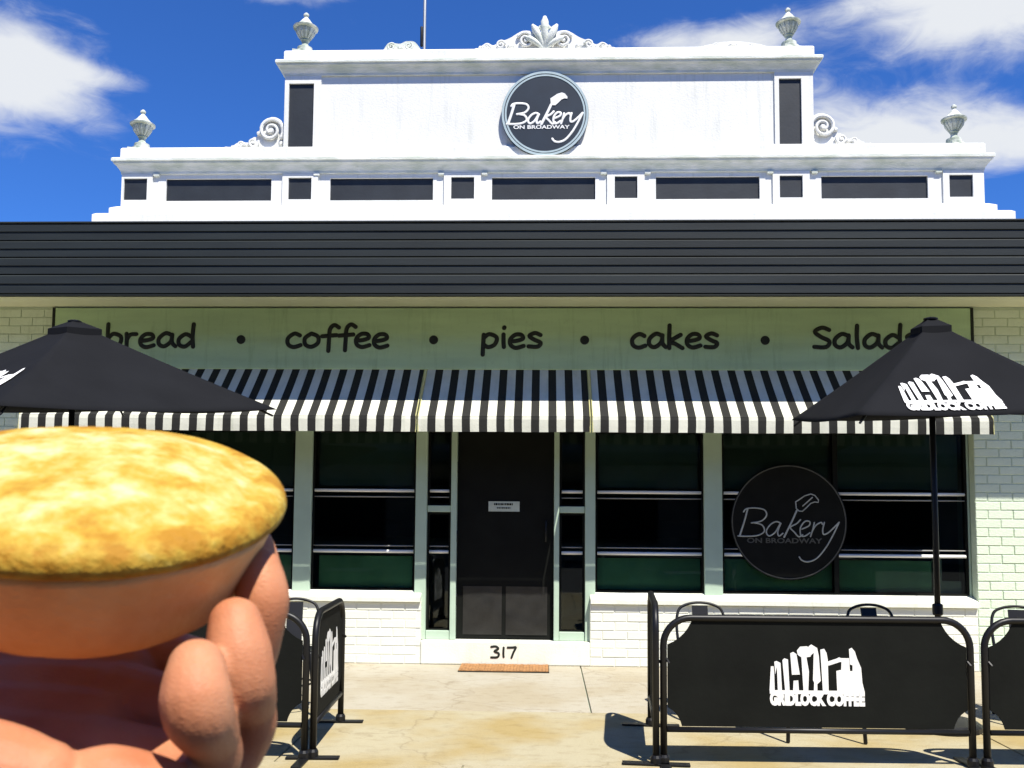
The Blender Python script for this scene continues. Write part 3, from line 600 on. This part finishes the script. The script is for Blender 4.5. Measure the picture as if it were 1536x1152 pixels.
# ------------------------------------------------------------------ printed coffee emblem
EM = [[(130, 725), (150, 420), (185, 418), (192, 500), (196, 725)], [(236, 725), (228, 420), (205, 520), (195, 360), (225, 350), (275, 375), (290, 725)], [(330, 725), (300, 340), (325, 315), (372, 330), (388, 725)],
      [(420, 525), (402, 250), (440, 232), (482, 260), (522, 520)], [(432, 725), (440, 600), (500, 595), (508, 725)], [(566, 725), (545, 300), (500, 270), (488, 215), (530, 165), (620, 158), (662, 190), (665, 290), (610, 300), (640, 480), (628, 725)],
      [(650, 290), (640, 160), (675, 135), (750, 180), (770, 280), (790, 600), (745, 640), (745, 725), (700, 725), (705, 620), (690, 590), (705, 240)], [(815, 725), (790, 200), (840, 188), (870, 240), (885, 330), (890, 725)],
      [(885, 350), (1000, 312), (1030, 296), (1060, 306), (1160, 306), (1160, 350), (1040, 355), (890, 405)], [(1000, 725), (992, 470), (1055, 455), (1062, 330), (1160, 320), (1168, 470), (1200, 470), (1198, 725)],
      [(1197, 725), (1202, 395), (1168, 385), (1160, 190), (1195, 172), (1235, 220), (1262, 310), (1312, 430), (1325, 620), (1350, 725)], [(132, 722), (1352, 722), (1352, 768), (132, 768)]]
def emblem(parent, name, P0, U, V, half):
    """P0 = bottom-left corner, U, V unit vectors in the cloth, half = width in metres"""
    k = half/1222.0; N = U.cross(V).normalized()
    F = lambda a, b, t: tuple(P0+U*(k*(a-130))+V*(k*(905-b))+N*t)
    mb = MB()
    for i, p in enumerate(EM): mb.prism(p, 0.0006+0.00004*i, 0.0012+0.00004*i, F)
    o = mb.build(name, 'print', parent)
    mx = Matrix((U, V, N)).transposed().to_4x4(); mx.translation = P0+U*(k*611)+V*(k*4)+N*0.0016
    text_mesh('GRIDLOCK COFFEE', 'emblem_lettering', 'print', k*212, k*16, mx, o, width=1222*k)
    return o

# ------------------------------------------------------------------ cafe barriers
def barrier(name_label, loc, rz, L, emb, foot=0.20, h=0.885, group='black fabric cafe barriers'):
    """local x along the barrier from 0 to L, front towards -y"""
    root = thing('cafe_barrier', name_label, 'barrier', loc, rz, group); r = 0.021; cr = 0.165; zt = h-r
    pts = [(0, 0, 0.012)]+[(0, 0, zt-cr)]+[(cr-cr*math.cos(a), 0, zt-cr+cr*math.sin(a)) for a in [R(x) for x in range(10, 90, 10)]]+[(cr, 0, zt)]
    pts += [(L-cr, 0, zt)]+[(L-cr+cr*math.sin(a), 0, zt-cr+cr*math.cos(a)) for a in [R(x) for x in range(10, 90, 10)]]+[(L, 0, zt-cr), (L, 0, 0.012)]
    MB().tube(pts, r, 10, 1.0, (0, 1, 0), roundend=False).build('frame', 'black', root, smooth=True)
    MB().tube([(r, 0, 0.205), (L-r, 0, 0.205)], 0.017, 10, roundend=False).build('bottom_rail', 'black', root, smooth=True)
    x0, x1, z0, z1 = 0.024, L-0.024, 0.225, zt+0.006; c = 0.135; pl = []
    def corner(cx, cz, a0, a1):     # the cloth is cut away in a bow at each corner
        return [(cx+c*math.cos(a0+(a1-a0)*i/6), cz+c*math.sin(a0+(a1-a0)*i/6)) for i in range(7)]
    g = c*0.62
    def cut(ax, az, bx, bz, px, pz):
        return [((1-t)**2*ax+2*t*(1-t)*((ax+bx)/2*0.58+px*0.42)+t*t*bx, (1-t)**2*az+2*t*(1-t)*((az+bz)/2*0.58+pz*0.42)+t*t*bz) for t in [i/6 for i in range(7)]]
    pl += cut(x0, z0+0.11, x0+0.085, z0, x0+0.10, z0+0.11) + cut(x1-0.085, z0, x1, z0+0.11, x1-0.10, z0+0.11)
    pl += cut(x1, z1-0.165, x1-0.155, z1, x1-0.17, z1-0.17) + cut(x0+0.155, z1, x0, z1-0.165, x0+0.17, z1-0.17)
    bn = MB().prism(pl, -0.004, 0.004, lambda a, b, t: (a, t, b)).build('banner', 'banner', root)
    if emb: emblem(bn, 'emblem', Vector((L*emb[0], -0.0042, emb[1])), Vector((1, 0, 0)), Vector((0, 0, 1)), emb[2])
    for x in (0, L):
        MB().box(x-0.03, x+0.03, -foot, foot, 0.004, 0.014).build('foot', 'black', root, bevel=0.003)
        MB().lathe([(0.034, 0.0), (0.034, 0.03), (0.026, 0.045)], (x, 0, 0.0145), 12).build('socket', 'black', root)
    for x in (0.02, L-0.02):
        MB().tube([(x, -0.006, 0.62), (x+0.01, -0.026, 0.60)], 0.008, 6).build('tie', 'black', root)
    return root
barrier('wide black cafe barrier with white coffee emblem under the umbrella pole', (0.72, 5.71, 0), R(1.2), 1.83, (0.345, 0.358, 0.565))
barrier('black cafe barrier standing before the pale brick wall, past the emblem barrier', (2.635, 5.752, 0), R(1.2), 1.83, (0.345, 0.358, 0.565))
barrier('black side barrier set end-on to the wide emblem barrier, facing the doorway', (0.672, 5.69, 0), R(85.4), 1.02, (0.25, 0.40, 0.50), h=0.955)
barrier('black cafe barrier partly hidden behind the raised hand and pie', (-3.26, 5.66, 0), R(0.3), 1.83, (0.345, 0.358, 0.565))
barrier('black side barrier with a white print, facing the doorway mat from beside the hand', (-1.385, 5.70, 0), R(92.6), 0.97, None, foot=0.16)
sidep = [o for o in COL.objects if o.get('label', '').startswith('black side barrier with a white')][0]
bn = [o for o in sidep.children if o.name.startswith('banner')][0]
emblem(bn, 'emblem', Vector((0.17, -0.0045, 0.33)), Vector((1, 0, 0)), Vector((0, 0, 1)), 0.62)

# ------------------------------------------------------------------ umbrellas
def umbrella(label, loc, corners, apex, pole_top, emb):
    root = thing('cafe_umbrella', label, 'umbrella', loc, 0, 'black market umbrellas'); A = Vector(apex); Cn = [Vector(c) for c in corners]
    can = MB(); n = 18; ribs = []
    for k in range(4):
        a, b = Cn[k], Cn[(k+1) % 4]; vs = []; fs = []
        for i in range(n+1):
            for j in range(n+1):
                t, s = i/n, j/n; e = a.lerp(b, s); p = A.lerp(e, t)
                sag = 0.035*math.sin(math.pi*min(t*1.02, 1))*(0.35+0.65*math.sin(math.pi*s))*0.75 + 0.028*t*t*math.sin(math.pi*s)
                vs.append(p-Vector((0, 0, sag)))
        for i in range(n):
            for j in range(n): q = i*(n+1)+j; fs.append((q, q+n+1, q+n+2, q+1))
        can.add(vs, fs)
    c = can.build('canopy', 'canvas', root, smooth=True)
    md = c.modifiers.new('weld', 'WELD'); md.merge_threshold = 0.0005; s = c.modifiers.new('thick', 'SOLIDIFY'); s.thickness = 0.004
    T = Vector(pole_top); ctr = sum(Cn, Vector())/4
    MB().tube([(0, 0, 0.05), T], 0.021, 12, roundend=False).build('pole', 'black', root, smooth=True)
    for e in Cn:
        MB().tube([A-Vector((0, 0, 0.03)), e-Vector((0, 0, 0.05))+(ctr-e)*0.02], 0.009, 6).build('rib', 'black', root)
        MB().tube([T*0.82, A.lerp(e, 0.55)-Vector((0, 0, 0.065))], 0.007, 6).build('strut', 'black', root)
    cap = [A+(e-A)*0.13+Vector((0, 0, 0.040)) for e in Cn]
    MB().add([A+Vector((0, 0, 0.03))]+cap+[p-Vector((0, 0, 0.06)) for p in cap], [(0, 1, 2), (0, 2, 3), (0, 3, 4), (0, 4, 1), (1, 5, 6, 2), (2, 6, 7, 3), (3, 7, 8, 4), (4, 8, 5, 1)]).build('vent_cap', 'canvas', root, smooth=False)
    MB().lathe([(0.05, 0), (0.05, 0.008), (0.035, 0.014), (0.008, 0.016)], A+Vector((0, 0, 0.008)), 10).build('finial', 'black', root)
    MB().lathe([(0.27, 0.0), (0.27, 0.03), (0.24, 0.05), (0.05, 0.055), (0.034, 0.07), (0.034, 0.30), (0.022, 0.31)], (0, 0, 0.003), 28).build('base', 'black', root, smooth=False)
    MB().lathe([(0.03, -0.04), (0.036, -0.03), (0.036, 0.03), (0.03, 0.04)], T*0.29, 12).build('clamp', 'black', root)
    # white print on one panel, following its plane
    k, s0, t0, wdt = emb; a, b = Cn[k], Cn[(k+1) % 4]; U = (b-a).normalized(); N = (b-a).cross(A-a).normalized(); V = N.cross(U)
    if V.z < 0: V = -V
    base = a.lerp(b, s0)-U*wdt/2; lift = 0.0
    o = emblem(c, 'emblem', base+V*t0+U.cross(V).normalized()*0.004, U, V, wdt)
    # drape the print onto the sagging cloth
    me = o.data; hgt = (A-(a+b)/2).dot(V)
    for mesh in [me]+[g.data for g in o.children]:
        for v in mesh.vertices:
            d = (A-v.co).dot(V); t = max(0.02, min(1, d/hgt)); foot = a+U*((A-a).dot(U)); s = ((v.co-A).dot(U)/t+(A-a).dot(U))/(b-a).length; s = max(0, min(1, s))
            v.co.z -= 0.035*math.sin(math.pi*min(t*1.02, 1))*(0.35+0.65*math.sin(math.pi*s))*0.75+0.028*t*t*math.sin(math.pi*s)-0.004
    return root
SR = 0.944
h, ph = 0.80, R(0); nn = Vector((math.sin(ph), -math.cos(ph), 0)); tt = Vector((math.cos(ph), math.sin(ph), 0))
cr = [nn*h-tt*h, nn*h+tt*h, -nn*h+tt*h, -nn*h-tt*h]
cr = [Vector((p.x, p.y, 2.218+0.0375*p.x+0.078*p.y)) for p in cr]
umbrella('black market umbrella with white coffee print rising behind the emblem barrier', (2.80, 6.8, 0.0), cr, (-0.03, -0.07, 2.885), (-0.025, -0.04, 2.84), (0, 0.40, 0.05, 0.62))
cl = [Vector((0.3, -1.52, 0)), Vector((1.52, 0.3, 0)), Vector((-0.3, 1.52, 0)), Vector((-1.52, -0.3, 0))]
cl = [Vector((p.x*SR, p.y*SR, 2.234+0.002*p.x+0.098*p.y*SR)) for p in cl]
umbrella('black market umbrella standing behind the raised pie', (-3.50, 6.8, 0.0), cl, (0.0, -0.05, 2.865), (-0.01, -0.03, 2.82), (3, 0.60, 0.10, 0.70))

# ------------------------------------------------------------------ chairs and tables behind the barriers
def chair(label, loc, rz):
    root = thing('cafe_chair', label, 'chair', loc, rz, 'black hoop backed cafe chairs')
    MB().lathe([(0.205, 0.435), (0.212, 0.445), (0.205, 0.458), (0.17, 0.452), (0.02, 0.450)], (0, 0, 0), 28).build('seat', 'black', root, smooth=True)
    for sx in (-1, 1):
        MB().tube([(sx*0.15, -0.14, 0.44), (sx*0.175, -0.17, 0.2), (sx*0.185, -0.185, 0.005)], [0.016, 0.014, 0.011], 8).build('leg', 'black', root, smooth=True)
        MB().tube([(sx*0.15, 0.14, 0.44), (sx*0.175, 0.185, 0.2), (sx*0.185, 0.215, 0.005)], [0.016, 0.014, 0.011], 8).build('leg', 'black', root, smooth=True)
    hp = smooth_path([(-0.17, 0.14, 0.45), (-0.185, 0.19, 0.62), (-0.165, 0.235, 0.745), (-0.10, 0.25, 0.79), (0, 0.255, 0.805), (0.10, 0.25, 0.79), (0.165, 0.235, 0.745), (0.185, 0.19, 0.62), (0.17, 0.14, 0.45)], 6)
    MB().tube(hp, 0.011, 8).build('back_hoop', 'black', root, smooth=True)
    vs = [(x, 0.16+0.09*t, 0.47+0.31*t) for t in (0, 0.5, 1.0) for x in (-0.06, 0.06)]
    MB().add(vs+[(a, b+0.012, c) for a, b, c in vs], [(0, 1, 3, 2), (2, 3, 5, 4), (6, 8, 9, 7), (8, 10, 11, 9), (0, 2, 8, 6), (2, 4, 10, 8), (1, 7, 9, 3), (3, 9, 11, 5), (4, 5, 11, 10), (0, 6, 7, 1)]).build('splat', 'black', root)
    MB().tube([(0.165*math.cos(2*math.pi*j/24), 0.165*math.sin(2*math.pi*j/24), 0.21) for j in range(25)], 0.008, 6, roundend=False).build('stretcher_ring', 'black', root, smooth=True)
    return root
chair('black hoop backed chair behind the emblem barrier, closer to the doorway', (1.20, 7.05, 0), 0)
chair('black hoop backed chair behind the emblem barrier, beside the umbrella pole', (2.50, 7.03, 0), R(6))
chair('black hoop backed chair behind the barrier by the brick wall', (3.52, 7.03, 0), R(-14))
chair('black hoop backed chair behind the side barrier next to the hand', (-1.88, 7.0, 0), R(10))
def table(label, loc):
    root = thing('cafe_table', label, 'table', loc, 0, 'small black cafe tables')
    MB().box(-0.30, 0.30, -0.30, 0.30, 0.70, 0.725).build('top', 'black', root, bevel=0.008)
    for sx in (-1, 1):
        for sy in (-1, 1): MB().tube([(sx*0.22, sy*0.22, 0.70), (sx*0.25, sy*0.27, 0.01)], 0.013, 8).build('leg', 'black', root, smooth=True)
table('low black cafe table whose legs show under the emblem barrier', (1.85, 6.55, 0))
table('low black cafe table standing behind the barrier by the hand', (-2.55, 6.6, 0))

# ------------------------------------------------------------------ pie
PC = Vector((-0.1475, 0.300, 1.5065)); PR = Matrix.Rotation(R(8.5), 3, 'Y') @ Matrix.Rotation(R(19.5), 3, 'X')
def pmat(name, cols, rough, sc, bump, bs, sss):
    m = mat(name, cols[0], rough, 0, sc, bump, bs, spec=0.45); t = m.node_tree; b = t.nodes['Principled BSDF']
    rp = [n for n in t.nodes if n.type == 'VALTORGB'][0]; e = rp.color_ramp.elements
    while len(e) < len(cols): e.new(0.5)
    for i, c in enumerate(cols): e[i].position = 0.28+0.46*i/(len(cols)-1); e[i].color = (*c, 1)
    [n for n in t.nodes if n.type == 'BUMP'][0].inputs['Distance'].default_value = 0.0016
    b.inputs['Subsurface Weight'].default_value = sss; b.inputs['Subsurface Radius'].default_value = (0.006, 0.003, 0.0012); b.inputs['Subsurface Scale'].default_value = 0.6
    return m
def wrinkles(m):
    t = m.node_tree; b = t.nodes['Principled BSDF']; bn = [n for n in t.nodes if n.type == 'BUMP'][0]
    tcn = [n for n in t.nodes if n.type == 'TEX_COORD'][0]; v = t.nodes.new('ShaderNodeTexVoronoi'); v.feature = 'DISTANCE_TO_EDGE'; v.inputs['Scale'].default_value = 620
    mp_ = t.nodes.new('ShaderNodeMapping'); mp_.inputs['Scale'].default_value = (0.6, 0.6, 1.5); t.links.new(tcn.outputs['Object'], mp_.inputs[0]); t.links.new(mp_.outputs[0], v.inputs['Vector'])
    b2 = t.nodes.new('ShaderNodeBump'); b2.inputs['Strength'].default_value = 0.22; b2.inputs['Distance'].default_value = 0.0006
    t.links.new(v.outputs['Distance'], b2.inputs['Height']); t.links.new(bn.outputs[0], b2.inputs['Normal']); t.links.new(b2.outputs[0], b.inputs['Normal'])
M['lid'] = pmat('baked_pastry_lid', [(0.35, 0.17, 0.015), (0.44, 0.285, 0.038), (0.50, 0.405, 0.125), (0.55, 0.50, 0.27)], 0.7, 75, 0.7, 300, 0.0)
def browned_rim():
    t = M['lid'].node_tree; b = t.nodes['Principled BSDF']; b.inputs['Specular IOR Level'].default_value = 0.2
    rp = [n for n in t.nodes if n.type == 'VALTORGB'][0]; nz = rp.inputs[0].links[0].from_node
    at = t.nodes.new('ShaderNodeAttribute'); at.attribute_name = 'browning'
    k = t.nodes.new('ShaderNodeMath'); k.operation = 'MULTIPLY_ADD'; k.inputs[1].default_value = -0.20; k.inputs[2].default_value = 0.04
    t.links.new(at.outputs['Fac'], k.inputs[0]); a = t.nodes.new('ShaderNodeMath'); a.operation = 'ADD'
    n2 = t.nodes.new('ShaderNodeTexNoise'); n2.inputs['Scale'].default_value = 330; n2.inputs['Detail'].default_value = 3
    tcn = [n for n in t.nodes if n.type == 'TEX_COORD'][0]; t.links.new(tcn.outputs['Object'], n2.inputs['Vector'])
    w = t.nodes.new('ShaderNodeMath'); w.operation = 'MULTIPLY_ADD'; w.inputs[1].default_value = 0.28; w.inputs[2].default_value = -0.14; t.links.new(n2.outputs[0], w.inputs[0])
    a2 = t.nodes.new('ShaderNodeMath'); a2.operation = 'ADD'; t.links.new(nz.outputs[0], a.inputs[0]); t.links.new(k.outputs[0], a.inputs[1])
    t.links.new(a.outputs[0], a2.inputs[0]); t.links.new(w.outputs[0], a2.inputs[1]); t.links.new(a2.outputs[0], rp.inputs[0])
browned_rim()
M['crust'] = pmat('baked_pastry_case', [(0.70, 0.32, 0.10), (0.78, 0.41, 0.145), (0.84, 0.50, 0.20)], 0.55, 60, 0.35, 420, 0.0)
M['skin'] = pmat('skin', [(0.40, 0.135, 0.060), (0.475, 0.19, 0.092), (0.52, 0.245, 0.13)], 0.55, 40, 0.16, 900, 0.15)
M['skin'].node_tree.nodes['Principled BSDF'].inputs['Specular IOR Level'].default_value = 0.25
wrinkles(M['skin'])
pie = thing('meat_pie', 'round golden topped pastry pie held up in the hand', 'pie', PC-Vector((0, 0, 0.03)))
po = PC-Vector((0, 0, 0.03))
def polar(prof, n, amp, seed, name, m, fr):
    rs = []
    for r, z in prof:
        ring = []
        for j in range(n):
            a = 2*math.pi*j/n; q = Vector((math.cos(a)*r, math.sin(a)*r, z))
            w = amp(r, z)*(1.0 if r < 0.055 else 0.35); rr = 1+0.35*w*noise.noise((q.x*38+seed, q.y*38, z*20))/max(r, 0.01)*0.06
            edge = 1+0.012*noise.noise((math.cos(a)*2.2+seed, math.sin(a)*2.2, 0))+0.006*noise.noise((math.cos(a)*7+seed, math.sin(a)*7, 3))
            dz = w*(noise.noise((q.x*30, q.y*30, seed))*0.0018+noise.noise((q.x*85, q.y*85, seed+4))*0.0009+noise.noise((q.x*210, q.y*210, seed+9))*0.00035)
            p = PR @ Vector((q.x*edge, q.y*edge, z+dz)); ring.append(tuple(p+PC-po))
        rs.append(ring)
    o = MB().rings(rs).build(name, m, fr, smooth=True); at = o.data.attributes.new('browning', 'FLOAT', 'POINT')
    at.data.foreach_set('value', [max(0.0, min(1.0, (r-0.046)/0.013)) for r, z in prof for _ in range(n)]); return o
lidp = [(0.0560, -0.0046), (0.0596, -0.0056), (0.0612, -0.0044), (0.0618, -0.0018), (0.0608, 0.0010), (0.0590, 0.0026)]
for i in range(1, 22):
    t = i/22; r = 0.0590*(1-t); lidp.append((r, 0.0030+0.0085*(1-(r/0.0590)**2)**0.8-0.0016*math.exp(-((r-0.050)/0.004)**2)))
lidp.append((0.0006, 0.0115))
polar(lidp, 120, lambda r, z: 1.0 if z > -0.003 else 0.5, 3.0, 'lid', 'lid', pie)
cp_ = [(0.0005, -0.0385), (0.038, -0.0385), (0.0438, -0.0377), (0.0460, -0.0357)]+[(0.0460+0.0136*(i/8)**0.8, -0.0357+0.0307*i/8) for i in range(1, 9)]+[(0.050, -0.0045), (0.0005, -0.0040)]
polar(cp_, 96, lambda r, z: 0.35, 8.0, 'crust', 'crust', pie)

# ------------------------------------------------------------------ hand
def capsule_chain(mb, pts, n=14):
    P = [Vector(p[:3]) for p in pts]; rr = [p[3] for p in pts]
    Q = []; S = []; m = len(P)
    for i in range(m-1):
        a, b, c, d = P[max(i-1, 0)], P[i], P[i+1], P[min(i+2, m-1)]
        for j in range(6):
            t = j/6; Q.append(0.5*((2*b)+(c-a)*t+(2*a-5*b+4*c-d)*t*t+(3*b-a-3*c+d)*t**3)); S.append(rr[i]*(1-t)+rr[i+1]*t)
    Q.append(P[-1]); S.append(rr[-1])
    d0 = (Q[0]-Q[1]).normalized(); d1 = (Q[-1]-Q[-2]).normalized()
    pre = [(Q[0]+d0*S[0]*math.sin(a), S[0]*math.cos(a)) for a in (1.45, 1.1, 0.75, 0.4)]; post_ = [(Q[-1]+d1*S[-1]*math.sin(a), S[-1]*math.cos(a)) for a in (0.4, 0.75, 1.1, 1.45)]
    Q = [p for p, _ in pre]+Q+[p for p, _ in post_]; S = [s for _, s in pre]+S+[s for _, s in post_]
    mb.tube(Q, S, n, roundend=False)
hm = MB()
F_ = [  # little, ring, middle, index: tip ... knuckle (x, y, z, radius)
 [(-0.0976, 0.2635, 1.4552, 0.0082), (-0.0962, 0.2600, 1.4482, 0.0101), (-0.0955, 0.2618, 1.4420, 0.0098), (-0.0958, 0.2730, 1.4330, 0.0080), (-0.0990, 0.2800, 1.4235, 0.0088), (-0.1130, 0.2790, 1.4110, 0.0100), (-0.1480, 0.2850, 1.4080, 0.0120)],
 [(-0.0930, 0.2820, 1.4652, 0.0082), (-0.0908, 0.2795, 1.4570, 0.0099), (-0.0895, 0.2805, 1.4480, 0.0098), (-0.0905, 0.2905, 1.4390, 0.0080), (-0.0940, 0.2970, 1.4290, 0.0090), (-0.1070, 0.2980, 1.4180, 0.0105), (-0.1480, 0.3060, 1.4200, 0.0130)],
 [(-0.0945, 0.3085, 1.4795, 0.0078), (-0.0925, 0.3070, 1.4705, 0.0090), (-0.0940, 0.3085, 1.4610, 0.0086), (-0.0975, 0.3130, 1.4490, 0.0080), (-0.1040, 0.3165, 1.4380, 0.0092), (-0.1150, 0.3210, 1.4300, 0.0110), (-0.1490, 0.3270, 1.4330, 0.0135)],
 [(-0.1060, 0.3380, 1.4860, 0.0080), (-0.1040, 0.3385, 1.4760, 0.0090), (-0.1045, 0.3400, 1.4650, 0.0088), (-0.1065, 0.3415, 1.4540, 0.0086), (-0.1090, 0.3430, 1.4450, 0.0098), (-0.1220, 0.3460, 1.4400, 0.0112), (-0.1530, 0.3490, 1.4450, 0.0130)]]
for f in F_: capsule_chain(hm, f)
capsule_chain(hm, [(-0.2050, 0.3720, 1.4900, 0.0100), (-0.2080, 0.3690, 1.4740, 0.0112), (-0.2110, 0.3600, 1.4530, 0.0115), (-0.2120, 0.3420, 1.4300, 0.0140), (-0.2150, 0.3150, 1.4150, 0.0190)])   # thumb
def palm_z(y): return 1.398+(y-0.270)*0.55
for k in range(7):     # palm: metacarpals and the flesh between them
    a, b = F_[k//2], F_[min((k+1)//2, 3)]; pa = (Vector(a[6][:3])+Vector(b[6][:3]))/2; yw = 0.285+(pa.y-0.30)*0.6
    capsule_chain(hm, [(*pa, 0.0128), ((pa.x-0.215)/2-0.01, pa.y-0.004, palm_z(pa.y)+0.002, 0.016), (-0.218, yw, palm_z(yw), 0.019)])
capsule_chain(hm, [(-0.1080, 0.2680, 1.4090, 0.0110), (-0.1250, 0.2630, 1.4080, 0.0140), (-0.1500, 0.2590, 1.4070, 0.0170), (-0.1800, 0.2600, 1.4060, 0.0190), (-0.2150, 0.2680, 1.4030, 0.0200)])  # edge of the palm
capsule_chain(hm, [(-0.1360, 0.2520, 1.4260, 0.0120), (-0.1550, 0.2510, 1.4280, 0.0160), (-0.1850, 0.2540, 1.4240, 0.0190), (-0.2150, 0.2640, 1.4150, 0.0210)])
capsule_chain(hm, [(-0.1060, 0.2640, 1.4190, 0.0105), (-0.1200, 0.2600, 1.4220, 0.0125), (-0.1320, 0.2590, 1.4190, 0.0120)])
capsule_chain(hm, [(-0.2120, 0.2950, 1.4020, 0.0270), (-0.2480, 0.2850, 1.3920, 0.0255), (-0.2900, 0.2600, 1.3780, 0.0270), (-0.3500, 0.1700, 1.3300, 0.0340), (-0.3900, 0.0500, 1.2700, 0.0400), (-0.4000, -0.0600, 1.2100, 0.0420)], 18)  # wrist and forearm
capsule_chain(hm, [(-0.2120, 0.2780, 1.4020, 0.0230), (-0.2500, 0.2680, 1.3920, 0.0225), (-0.2900, 0.2480, 1.3780, 0.0240)])
hand = hm.build('hand', 'skin', None, smooth=True)
rmod = hand.modifiers.new('skin_union', 'REMESH'); rmod.mode = 'VOXEL'; rmod.voxel_size = 0.0009; rmod.use_smooth_shade = True
sm = hand.modifiers.new('soften', 'SMOOTH'); sm.factor = 0.5; sm.iterations = 10
tag(hand, 'bare hand cupping the pie from below, fingertips curled up its side', 'hand')
bpy.context.view_layer.update()
